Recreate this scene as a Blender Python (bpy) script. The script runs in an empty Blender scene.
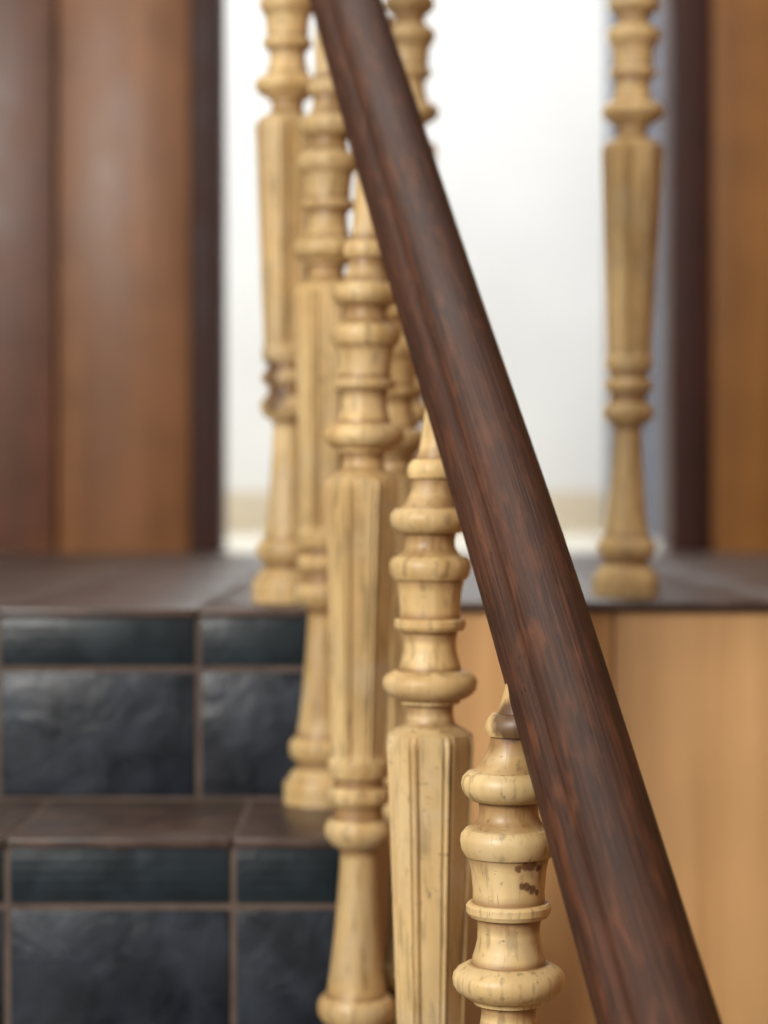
import bpy, bmesh, math, random
from mathutils import Vector, Matrix
random.seed(4)
C=1.456           # eye height above lower floor
F=2190.0
LZ=C-0.0957       # landing level
sc=bpy.context.scene
sc.view_settings.view_transform='Standard'
sc.view_settings.look='None'

def lin(c):
    return tuple(((v/255)/12.92 if v/255<=0.04045 else ((v/255+0.055)/1.055)**2.4) for v in c)+(1,)

# ---------------- materials ----------------
def newmat(name):
    m=bpy.data.materials.new(name); m.use_nodes=True
    nt=m.node_tree; b=nt.nodes['Principled BSDF']
    return m,nt,b
def N(nt,t,**k):
    n=nt.nodes.new(t)
    for a,v in k.items(): setattr(n,a,v)
    return n
def ramp(nt,stops):
    r=N(nt,'ShaderNodeValToRGB'); e=r.color_ramp.elements
    while len(e)<len(stops): e.new(0.5)
    for i,(p,c) in enumerate(stops):
        e[i].position=p; e[i].color=c
    return r
def noise(nt,vec,scale,detail=4,dist=0.0,mscale=None):
    L=nt.links
    if mscale:
        mp=N(nt,'ShaderNodeMapping'); mp.inputs['Scale'].default_value=mscale; L.new(vec,mp.inputs['Vector']); vec=mp.outputs[0]
    n=N(nt,'ShaderNodeTexNoise'); n.inputs['Scale'].default_value=scale; n.inputs['Detail'].default_value=detail; n.inputs['Distortion'].default_value=dist
    L.new(vec,n.inputs['Vector']); return n.outputs['Fac']
def mulc(nt,a,bc,fac=1,blend='MULTIPLY'):
    m=N(nt,'ShaderNodeMix',data_type='RGBA',blend_type=blend)
    L=nt.links
    if isinstance(fac,(int,float)): m.inputs['Factor'].default_value=fac
    else: L.new(fac,m.inputs['Factor'])
    L.new(a,m.inputs[6])
    if isinstance(bc,tuple): m.inputs[7].default_value=bc
    else: L.new(bc,m.inputs[7])
    return m.outputs[2]
def wood(name,c1,c2,scale=(30,30,2),rough=0.4,coord='Object',bump=0.15,knots=(),spec=0.5,coat=0.0,pores=0.0,var=0.3,wear=0.0,wearcol=(214,196,160),scr=0.0,wscale=28,wms=None,scrs=None,crevice_tint=0.0,sdist=2.5,rlo=.3,rhi=.7):
    m,nt,b=newmat(name); L=nt.links
    tc=N(nt,'ShaderNodeTexCoord'); oi=N(nt,'ShaderNodeObjectInfo')
    off=N(nt,'ShaderNodeVectorMath',operation='MULTIPLY_ADD')
    cmb=N(nt,'ShaderNodeCombineXYZ')
    for i in range(3): L.new(oi.outputs['Random'],cmb.inputs[i])
    L.new(cmb.outputs[0],off.inputs[0]); off.inputs[1].default_value=(7,3,5); L.new(tc.outputs[coord],off.inputs[2])
    V=off.outputs[0]
    n=noise(nt,V,1,6,0.5,scale)
    r=ramp(nt,[(rlo,lin(c1)),(rhi,lin(c2))]); L.new(n,r.inputs['Fac'])
    offo=N(nt,'ShaderNodeVectorMath',operation='ADD'); L.new(tc.outputs['Object'],offo.inputs[0]); L.new(cmb.outputs[0],offo.inputs[1])
    n2=noise(nt,offo.outputs[0],9,3)
    mr=N(nt,'ShaderNodeMapRange'); mr.inputs['From Min'].default_value=0.3; mr.inputs['From Max'].default_value=0.7
    mr.inputs['To Min'].default_value=1-var; mr.inputs['To Max'].default_value=1+var*0.3
    L.new(n2,mr.inputs['Value'])
    col=mulc(nt,r.outputs['Color'],mr.outputs[0])
    if pores>0:
        n3=noise(nt,V,1,3,0.2,tuple(s*5 for s in scale))
        r3=ramp(nt,[(0.34,(1-pores,)*3+(1,)),(0.45,(1,1,1,1))]); L.new(n3,r3.inputs['Fac'])
        col=mulc(nt,col,r3.outputs['Color'])
    if wear>0:
        n5=noise(nt,V if wms else offo.outputs[0],wscale,8,0.4,wms)
        r5=ramp(nt,[(0.50,(0,0,0,1)),(0.68,(wear,)*3+(1,))]); L.new(n5,r5.inputs['Fac'])
        col=mulc(nt,col,lin(wearcol),r5.outputs['Color'],'MIX')
    if scr>0:
        for ms in (scrs or ((160,160,30),(60,200,190))):
            n6=noise(nt,V,1,2,sdist,ms)
            r6=ramp(nt,[(0.25,(1-scr,)*3+(1,)),(0.32,(1,1,1,1))]); L.new(n6,r6.inputs['Fac'])
            col=mulc(nt,col,r6.outputs['Color'])
    if crevice_tint>0:  # brown tint mixed in where pointiness is low, broken up by noise
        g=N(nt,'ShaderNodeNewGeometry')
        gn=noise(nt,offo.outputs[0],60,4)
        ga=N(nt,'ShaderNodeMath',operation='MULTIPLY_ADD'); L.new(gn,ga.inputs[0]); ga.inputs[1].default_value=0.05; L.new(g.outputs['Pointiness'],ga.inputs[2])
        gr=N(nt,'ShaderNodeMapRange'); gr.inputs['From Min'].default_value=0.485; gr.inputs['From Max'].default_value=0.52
        gr.inputs['To Min'].default_value=crevice_tint; gr.inputs['To Max'].default_value=0
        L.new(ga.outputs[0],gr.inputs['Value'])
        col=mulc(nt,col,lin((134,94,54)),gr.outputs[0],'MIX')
    for (kx,ky,kz,kr,kc) in knots:
        vd=N(nt,'ShaderNodeVectorMath',operation='DISTANCE'); L.new(tc.outputs['Object'],vd.inputs[0]); vd.inputs[1].default_value=(kx,ky,kz)
        nn=noise(nt,tc.outputs['Object'],1.0/kr,3)
        ad=N(nt,'ShaderNodeMath',operation='MULTIPLY_ADD'); L.new(nn,ad.inputs[0]); ad.inputs[1].default_value=kr*1.2; L.new(vd.outputs['Value'],ad.inputs[2])
        k=N(nt,'ShaderNodeMapRange'); k.inputs['From Min'].default_value=kr*1.1; k.inputs['From Max'].default_value=kr*1.4
        k.inputs['To Min'].default_value=0.85; k.inputs['To Max'].default_value=0
        L.new(ad.outputs[0],k.inputs['Value'])
        col=mulc(nt,col,lin(kc),k.outputs[0],'MIX')
    L.new(col,b.inputs['Base Color'])
    rr=N(nt,'ShaderNodeMapRange'); rr.inputs['To Min'].default_value=rough*0.75; rr.inputs['To Max'].default_value=rough*1.3
    L.new(n2,rr.inputs['Value']); L.new(rr.outputs[0],b.inputs['Roughness'])
    b.inputs['Specular IOR Level'].default_value=spec
    b.inputs['Coat Weight'].default_value=coat; b.inputs['Coat Roughness'].default_value=0.2
    bp=N(nt,'ShaderNodeBump'); bp.inputs['Strength'].default_value=bump; bp.inputs['Distance'].default_value=0.002
    L.new(n,bp.inputs['Height']); L.new(bp.outputs[0],b.inputs['Normal'])
    return m
def tilemat(name,c1,c2,rough=0.25,bump=0.25,ribs=False):
    m,nt,b=newmat(name); L=nt.links
    tc=N(nt,'ShaderNodeTexCoord'); oi=N(nt,'ShaderNodeObjectInfo')
    ad=N(nt,'ShaderNodeVectorMath',operation='ADD'); L.new(tc.outputs['Object'],ad.inputs[0]); L.new(oi.outputs['Random'],ad.inputs[1])
    V=ad.outputs[0]
    n=noise(nt,V,22,7,0.8)
    r=ramp(nt,[(0.35,lin(c1)),(0.75,lin(c2))]); L.new(n,r.inputs['Fac']); L.new(r.outputs[0],b.inputs['Base Color'])
    rr=N(nt,'ShaderNodeMapRange'); rr.inputs['To Min'].default_value=rough*0.6; rr.inputs['To Max'].default_value=rough*1.6
    L.new(n,rr.inputs['Value']); L.new(rr.outputs[0],b.inputs['Roughness'])
    h=noise(nt,V,26,6,0.5)
    bp=N(nt,'ShaderNodeBump'); bp.inputs['Strength'].default_value=bump; bp.inputs['Distance'].default_value=0.006
    L.new(h,bp.inputs['Height'])
    if ribs:
        w=N(nt,'ShaderNodeTexWave'); w.bands_direction='Z'; w.inputs['Scale'].default_value=38; w.inputs['Distortion'].default_value=0.6
        L.new(tc.outputs['Object'],w.inputs['Vector'])
        b2=N(nt,'ShaderNodeBump'); b2.inputs['Strength'].default_value=0.04; b2.inputs['Distance'].default_value=0.003
        L.new(w.outputs['Fac'],b2.inputs['Height']); L.new(bp.outputs[0],b2.inputs['Normal']); L.new(b2.outputs[0],b.inputs['Normal'])
    else: L.new(bp.outputs[0],b.inputs['Normal'])
    return m
def plain(name,c,rough=0.7,var=0.05,scale=5):
    m,nt,b=newmat(name); L=nt.links
    tc=N(nt,'ShaderNodeTexCoord'); n=noise(nt,tc.outputs['Object'],scale,5)
    a=lin(c); r=ramp(nt,[(0.3,tuple(v*(1-var) for v in a[:3])+(1,)),(0.7,tuple(min(1,v*(1+var)) for v in a[:3])+(1,))])
    L.new(n,r.inputs['Fac']); L.new(r.outputs[0],b.inputs['Base Color'])
    b.inputs['Roughness'].default_value=rough
    return m

BC1,BC2=(198,160,102),(240,210,152)
PK=dict(scale=(45,45,5),rough=0.47,bump=0.22,coat=0.03,pores=0.38,var=0.28,wear=0.5,wearcol=(204,182,144),scr=0.55,crevice_tint=0.75)
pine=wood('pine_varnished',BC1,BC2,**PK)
GC=(96,58,32)
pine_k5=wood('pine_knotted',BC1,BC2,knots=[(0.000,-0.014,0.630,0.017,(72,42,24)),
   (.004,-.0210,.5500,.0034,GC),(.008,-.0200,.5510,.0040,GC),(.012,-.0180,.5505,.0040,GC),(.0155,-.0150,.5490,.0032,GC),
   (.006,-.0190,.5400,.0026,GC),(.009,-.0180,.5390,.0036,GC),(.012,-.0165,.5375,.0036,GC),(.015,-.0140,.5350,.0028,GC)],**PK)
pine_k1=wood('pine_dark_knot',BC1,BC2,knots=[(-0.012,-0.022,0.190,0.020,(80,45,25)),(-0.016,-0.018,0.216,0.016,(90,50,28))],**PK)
railm=wood('rail_dark_wood',(46,25,14),(84,48,28),scale=(3.0,60,1),rough=0.52,coord='UV',bump=0.3,pores=0.4,var=0.4,coat=0.0,wear=0.5,wearcol=(104,60,34),scr=0.75,spec=0.36,wscale=1,wms=(9,13,1),scrs=((20,80,1),(60,34,1)),sdist=1.6)
navy=tilemat('tile_navy_glaze',(16,21,29),(42,50,62),0.32,0.42)
teal=tilemat('tile_teal_glaze',(13,23,29),(26,41,49),0.3,0.2,True)
brown=tilemat('tile_brown_glaze',(60,46,40),(90,70,59),0.36,0.06)
grout=plain('grout',(98,84,76),0.9,0.2,40)
ply=wood('plywood_panel',(200,150,92),(232,184,124),scale=(22,22,1.4),rough=0.5,bump=0.03,var=0.08,rlo=.25,rhi=.75)
boardA=wood('board_redbrown',(94,56,36),(132,82,55),scale=(14,14,0.7),rough=0.34,bump=0.03,var=0.22,rlo=.22,rhi=.78)
boardB=wood('board_orange',(134,86,50),(182,126,80),scale=(14,14,0.7),rough=0.34,bump=0.03,var=0.2,rlo=.22,rhi=.78)
boardC=wood('board_ochre',(148,96,42),(178,122,60),scale=(12,12,0.7),rough=0.45,bump=0.03,var=0.15)
jambm=wood('jamb_dark_wood',(54,20,12),(74,32,20),scale=(20,20,1),rough=0.55,bump=0.05)
white=plain('plaster_white',(230,230,228),0.8,0.07,1.4)
shadew=plain('plaster_shade_grey',(92,96,110),0.8,0.05)  # shade on the back room's side wall, put into the plaster colour
cream=plain('baseboard_cream',(214,200,176),0.5,0.03)
pale=plain('floor_pale',(246,242,226),0.2,0.03)
lowfl=tilemat('floor_brown_tile',(70,48,38),(104,74,56),0.4,0.1)

# ---------------- mesh helpers ----------------
def link(o): sc.collection.objects.link(o); return o
def box(name,x0,x1,y0,y1,z0,z1,mat,bevel=0,parent=None,seg=2):
    bm=bmesh.new(); bmesh.ops.create_cube(bm,size=1)
    for v in bm.verts:
        v.co=Vector((v.co.x*(x1-x0),v.co.y*(y1-y0),v.co.z*(z1-z0)))
    if bevel: bmesh.ops.bevel(bm,geom=list(bm.edges),offset=bevel,segments=seg,profile=0.6,affect='EDGES')
    me=bpy.data.meshes.new(name); bm.to_mesh(me); bm.free()
    me.materials.append(mat)
    if bevel:
        for p in me.polygons: p.use_smooth=True
    o=link(bpy.data.objects.new(name,me)); o.location=((x0+x1)/2,(y0+y1)/2,(z0+z1)/2)
    if bevel:
        try: me.set_sharp_from_angle(angle=math.radians(35))
        except Exception: pass
    if parent: o.parent=parent
    return o

# baluster profile: (height, radius)
PROF=[(0,.0335),(.016,.0338),(.020,.0325),(.0205,.0305),(.026,.0280),(.032,.0225),(.036,.0222),(.0385,.0230),(.039,.0262),(.043,.0286),(.048,.0294),(.053,.0288),(.057,.0262),(.0575,.0235),(.061,.0225),
 (.066,.0217),(.075,.0203),(.10,.0178),(.13,.0155),(.155,.0140),(.166,.0136),(.171,.0150),(.1715,.0185),(.175,.0225),(.180,.0254),(.184,.0260),(.188,.0252),(.192,.0228),(.1925,.0195),
 (.198,.0185),(.2035,.0190),(.204,.0220),(.208,.0246),(.213,.0246),(.217,.0220),(.2175,.0192),(.224,.0190),(.2245,.0222),(.229,.0238),(.236,.0243)]
TOPR=[(.4435,.0318),(.448,.0310),(.452,.0280),(.456,.0220),(.458,.0175),(.460,.0160),(.467,.0150),(.4715,.0158),(.472,.0195),(.475,.0205),(.4755,.0240),(.479,.0288),(.482,.0307),(.4855,.0312),(.4885,.0306),(.491,.0285),(.4935,.0240),(.494,.0205),(.4975,.0200),
 (.502,.0186),(.507,.0174),(.514,.0172),(.5195,.0180),(.520,.0215),(.5225,.0234),(.526,.0236),(.5275,.0224),(.528,.0200),(.534,.0198),(.545,.0208),(.553,.0224),(.5535,.0240),(.557,.0262),(.562,.0270),(.5655,.0264),(.5685,.0240),(.569,.0215),(.572,.0180),(.5755,.0165),
 (.580,.0163),(.5835,.0172),(.584,.0205),(.587,.0240),(.590,.0258),(.5935,.0264),(.597,.0256),(.600,.0228),(.6005,.0195),(.604,.0168),(.609,.0150),(.614,.0142),(.6195,.0144),(.620,.0168),(.6225,.0184),(.626,.0190),(.6295,.0184),(.632,.0166),(.6325,.0142),(.638,.0132),(.647,.0130),(.660,.0130)]
HB,HT=.236,.4435
NS=192
def octr(th,ap):
    a=((th+math.pi/8)%(math.pi/4))-math.pi/8
    ad=abs(math.degrees(a))
    e=16.0
    base=ap/math.cos(math.radians(e))
    if ad<e: return ap/math.cos(a)
    k=(ad-e)/(22.5-e)
    if k<0.42: return base-0.0024*math.sin(math.pi*k/0.42)
    return base+0.0012*math.sin((k-0.42)/0.58*math.pi/2)
def refine(pts):
    out=[]
    for i in range(len(pts)-1):
        (h0,r0),(h1,r1)=pts[i],pts[i+1]
        n=max(1,int(math.hypot(h1-h0,r1-r0)/0.003))
        for j in range(n): out.append((h0+(h1-h0)*j/n,r0+(r1-r0)*j/n))
    out.append(pts[-1]); return out
def baluster(X,Y,zb,topz,lean=0,rot=0,mat=pine,drop=0,bend=0.0):
    bm=bmesh.new(); rings=[]
    H=topz-zb
    rows=[]
    if drop: rows.append((-drop,lambda th:.0335))
    for h,r in refine(PROF): rows.append((h,(lambda th,r=r:r)))
    n=34
    for i in range(1,n):
        t=i/n; h=HB+(HT-HB)*t
        ap=.0205+(.0282-.0205)*t
        rr=.0243+(.0318-.0243)*t
        rows.append((h,(lambda th,ap=ap,rr=rr:min(rr,octr(th,ap)))))
    for h,r in refine(TOPR):
        if h>H: break
        if h<.457:
            rows.append((h,(lambda th,r=r:min(r,octr(th,.0284)))))
        else: rows.append((h,(lambda th,r=r:r)))
    if H>.665:
        for j in range(1,9): rows.append((.660+(H-.660)*j/8,lambda th:.0130))
    for h,fn in rows:
        ox=0
        if bend and h>.600: ox=bend*((h-.600)/(H-.600))
        rings.append([bm.verts.new((ox+fn(2*math.pi*k/NS)*math.cos(2*math.pi*k/NS),fn(2*math.pi*k/NS)*math.sin(2*math.pi*k/NS),h)) for k in range(NS)])
    for a,b in zip(rings,rings[1:]):
        for k in range(NS):
            bm.faces.new((a[k],a[(k+1)%NS],b[(k+1)%NS],b[k]))
    bm.faces.new(rings[0][::-1]); bm.faces.new(rings[-1])
    me=bpy.data.meshes.new('baluster'); bm.to_mesh(me); bm.free(); me.materials.append(mat)
    for p in me.polygons: p.use_smooth=True
    if rot and not bend: me.transform(Matrix.Rotation(math.radians(rot),4,'Z'))
    try: me.set_sharp_from_angle(angle=math.radians(32))
    except Exception: pass
    o=link(bpy.data.objects.new('baluster',me))
    l=math.radians(lean)
    o.location=(X-math.tan(l)*(C-zb),Y,zb)
    o.rotation_euler=(0,l,0)
    return o

# ---------------- staircase ----------------
def yf(k): return 1.94-.22*k
def top(k): return LZ-.17*k
XR={1:-.02,2:.046,3:.088,4:.13,5:.180,6:.22,7:.26}
XL=-1.05
stair=bpy.data.objects.new('staircase',None); link(stair)
for k in range(1,8):
    box('step_core',XL,XR[k]-.002,yf(k)+.003,yf(k-1)+.003 if k>1 else 1.95,0,top(k)-.0015,grout,0,stair)
box('side_string',-.02,.058,1.72,1.86,0,top(2)-.001,ply,.002,stair)
def tiles_riser(k):
    y=yf(k); zt=top(k)-.007; xr=XR[k] if k>0 else -.045
    off={0:-.165,1:-.119}.get(k,-.12+.04*k)
    x=off; edges=[]
    while x<xr-.03: x+=.178
    while x>XL: edges.append(x); x-=.178
    edges.append(XL)
    if edges[0]>xr-.05: edges[0]=xr+.003
    e=sorted(set(edges))
    if e[-1]<xr: e.append(xr+.003)
    for a,b in zip(e,e[1:]):
        if b-a<.02: continue
        box('narrow_riser_tile',a+.003,b-.003,y,y+.012,zt-.044,zt-.001,teal,.0015,stair)
        box('riser_tile',a+.003,b-.003,y,y+.012,top(k)-.17+.003,zt-.050,navy,.002,stair)
        if k>0:
            box('tread_tile',a+.002,b-.002,y-.003,yf(k-1)-.002,top(k)-.008,top(k),brown,.002,stair)
for k in range(0,8): tiles_riser(k)

# landing
ldg=bpy.data.objects.new('landing_floor',None); link(ldg)
box('slab_left',-1.6,-.045,1.943,3.99,LZ-.22,LZ-.0015,grout,0,ldg)
box('slab_right',-.045,1.8,2.10,3.99,LZ-.12,LZ-.0015,grout,0,ldg)
box('nosing_right',-.044,1.8,2.064,2.10,LZ-.009,LZ-.0015,grout,0,ldg)
ty=1.936
while ty<3.98:
    y2=min(ty+.30,3.99)
    x=-.165+.178*(-8)
    while x<1.8:
        a,b=x,x+.178
        if ty<2.0:
            bb=min(b,-.045)
            if bb-a>.02: box('floor_tile',max(a,-1.6)+.0015,bb-.0015,ty,y2-.003,LZ-.008,LZ,brown,.002,ldg)
            if b>-.045:
                aa=max(a,-.045)
                box('floor_tile',aa+.0015,min(b,1.8)-.0015,2.060,y2-.003,LZ-.008,LZ,brown,.002,ldg)
        else:
            box('floor_tile',max(a,-1.6)+.0015,min(b,1.8)-.0015,ty,y2-.003,LZ-.008,LZ,brown,.002,ldg)
        x+=.178
    ty+=.30
pan=bpy.data.objects.new('wall_under_landing',None); link(pan)
box('backing',-.045,1.8,2.0935,2.099,0,LZ-.012,ply,0,pan)
box('panel_1',-.045,.216,2.075,2.093,0,LZ-.010,ply,.0015,pan)
box('panel_2',.2185,.85,2.075,2.093,0,LZ-.010,ply,.0015,pan)
box('panel_3',.853,1.8,2.075,2.093,0,LZ-.010,ply,.0015,pan)

# ---------------- handrail ----------------
def sweep(name,pts,prof,mat):
    P=[Vector(p) for p in pts]
    def cr(p0,p1,p2,p3,t):
        return 0.5*((2*p1)+(-p0+p2)*t+(2*p0-5*p1+4*p2-p3)*t*t+(-p0+3*p1-3*p2+p3)*t**3)
    E=[2*P[0]-P[1]]+P+[2*P[-1]-P[-2]]
    path=[]
    per=14
    for i in range(1,len(E)-2):
        for j in range(per): path.append(cr(E[i-1],E[i],E[i+1],E[i+2],j/per))
    path.append(P[-1])
    bm=bmesh.new(); uvl=bm.loops.layers.uv.new('UVMap'); rings=[]; us=[0]
    for i,p in enumerate(path):
        a=path[max(0,i-1)]; b=path[min(len(path)-1,i+1)]
        t=(b-a).normalized(); s=t.cross(Vector((0,0,1))).normalized(); u=s.cross(t)
        rings.append([bm.verts.new(p+s*x+u*y) for x,y in prof])
        if i: us.append(us[-1]+(path[i]-path[i-1]).length)
    m=len(prof); vs=[0]
    for k in range(m):
        x0,y0=prof[k]; x1,y1=prof[(k+1)%m]; vs.append(vs[-1]+math.hypot(x1-x0,y1-y0))
    for i in range(len(rings)-1):
        for k in range(m):
            f=bm.faces.new((rings[i][k],rings[i+1][k],rings[i+1][(k+1)%m],rings[i][(k+1)%m]))
            co=[(us[i],vs[k]),(us[i+1],vs[k]),(us[i+1],vs[k+1]),(us[i],vs[k+1])]
            for l,c in zip(f.loops,co): l[uvl].uv=(c[0]*3,c[1]*10)
            f.smooth=True
    bm.faces.new(rings[0]); bm.faces.new(rings[-1][::-1])
    bmesh.ops.recalc_face_normals(bm,faces=bm.faces)
    me=bpy.data.meshes.new(name); bm.to_mesh(me); bm.free(); me.materials.append(mat)
    try: me.set_sharp_from_angle(angle=math.radians(28))
    except Exception: pass
    return link(bpy.data.objects.new(name,me))
# moulded rail section: sides below a softly ridged rounded top
half=[(0,-.026),(.010,-.026),(.0185,-.0255),(.0215,-.0235),(.0225,-.020),(.0225,-.013),(.0215,-.0100),(.0208,-.0080),(.0225,-.0055),(.0255,-.0035),(.0270,.0000),(.0274,.0040),(.0266,.0080),(.0246,.0110),(.0220,.0132),(.0202,.0144),(.0193,.0156),(.0191,.0174),(.0180,.0196),(.0152,.0220),(.0110,.0242),(.0060,.0257)]
prof=half+[(0,.0262)]+[(-x,y) for x,y in half[::-1][:-1]]
railpts=[(.2100,.58,-.585),(.1680,.80,-.412),(.1242,1.03,-.228),(.0800,1.26,-.0374),(.0342,1.47,.1423),(-.0135,1.67,.330),(-.055,1.88,.495),(-.088,2.02,.585),(-.080,2.12,.620),(.00,2.19,.632),(.12,2.20,.632),(.26,2.20,.632),(.50,2.20,.632),(.9,2.20,.632),(1.5,2.20,.632),(1.80,2.20,.632)]
sweep('handrail',[(x,y,C+z) for x,y,z in railpts],prof,railm)

# ---------------- balusters ----------------
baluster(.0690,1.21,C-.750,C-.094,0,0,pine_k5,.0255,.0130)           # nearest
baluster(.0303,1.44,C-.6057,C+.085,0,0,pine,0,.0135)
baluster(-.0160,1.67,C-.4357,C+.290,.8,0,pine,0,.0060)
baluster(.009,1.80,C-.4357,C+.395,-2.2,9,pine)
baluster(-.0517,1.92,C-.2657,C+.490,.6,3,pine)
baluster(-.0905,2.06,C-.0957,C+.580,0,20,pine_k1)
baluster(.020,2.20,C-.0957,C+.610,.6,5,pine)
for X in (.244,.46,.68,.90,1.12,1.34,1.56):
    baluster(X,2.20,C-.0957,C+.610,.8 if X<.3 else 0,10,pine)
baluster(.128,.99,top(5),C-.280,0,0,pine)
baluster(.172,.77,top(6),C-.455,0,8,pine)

# ---------------- back wall ----------------
wt=3.95
wl=bpy.data.objects.new('wall_back',None); link(wl)
def boards(xs,mats):
    for i,(a,b) in enumerate(zip(xs,xs[1:])):
        box('board_%d'%(i+1),a+.003,b-.003,4.0,4.03,LZ,wt,mats[i],.004,wl)
boards([-1.6,-1.10,-.85,-.598,-.351],[boardB,boardA,boardA,boardB])
boards([.592,.86,1.12,1.45,1.8],[boardC,boardC,boardB,boardA])
box('backing_left',-1.6,-.31,4.03,4.10,LZ,wt,jambm,0,wl)
box('backing_right',.53,1.8,4.03,4.10,LZ,wt,jambm,0,wl)
box('header',-.351,.592,4.0,4.1,LZ+2.15,wt,boardA,0,wl)
box('trim_1',-.351,-.296,3.975,4.12,LZ,LZ+2.15,jambm,.004)
box('trim_2',.52,.592,3.975,4.12,LZ,LZ+2.15,jambm,.004)
# room beyond the opening
box('floor_back_room',-1.6,1.8,3.992,6.6,LZ-.1,LZ,pale)
box('wall_far',-1.6,1.8,6.5,6.6,LZ,wt,white)
box('baseboard_far',-1.6,.66,6.48,6.499,LZ+.001,LZ+.12,cream,.003)
box('wall_far_right',.66,.80,4.12,6.498,LZ+.001,wt,shadew)
box('wall_far_left',-1.6,-1.5,4.12,6.498,LZ+.001,wt,white)
box('ceiling_back_room',-1.6,1.8,4.0,6.6,wt,wt+.08,white)
# main hall shell
box('floor',-1.6,1.8,-1.8,4.1,-.1,0,lowfl)
box('wall_left',-1.7,-1.6,-1.8,4.1,0,wt,white)
box('wall_right',1.8,1.9,-1.8,4.1,0,wt,boardB)

# ---------------- lights ----------------
def area(name,loc,rot,size,p,col=(1,1,1),sy=None):
    l=bpy.data.lights.new(name,'AREA'); l.energy=p; l.color=col; l.size=size
    if sy: l.shape='RECTANGLE'; l.size_y=sy
    o=link(bpy.data.objects.new(name,l)); o.location=loc; o.rotation_euler=[math.radians(a) for a in rot]; return o
area('skylight_lamp',(-.2,1.8,3.9),(0,0,0),1.3,27,(1,.96,.90))
area('front_fill_lamp',(-1.4,-.5,2.3),(74,0,-50),0.9,86,(1,.965,.91))  # added front fill from behind the camera, left side; no window modelled
area('back_room_lamp',(-.3,5.2,3.85),(0,0,0),1.8,68,(.98,.99,1))
w=bpy.data.worlds.new('World'); sc.world=w; w.use_nodes=True
bg=w.node_tree.nodes['Background']; bg.inputs[0].default_value=(1,.98,.95,1); bg.inputs[1].default_value=.40

cam=bpy.data.cameras.new('camera'); co=link(bpy.data.objects.new('camera',cam))
cam.sensor_fit='VERTICAL'; cam.sensor_height=36; cam.sensor_width=27; cam.lens=F/1024*36
co.location=(0,0,C); co.rotation_euler=(math.radians(90)-math.atan(12/F),0,0)
cam.clip_start=.02
cam.dof.use_dof=True; cam.dof.focus_distance=1.21; cam.dof.aperture_fstop=5.0
sc.camera=co
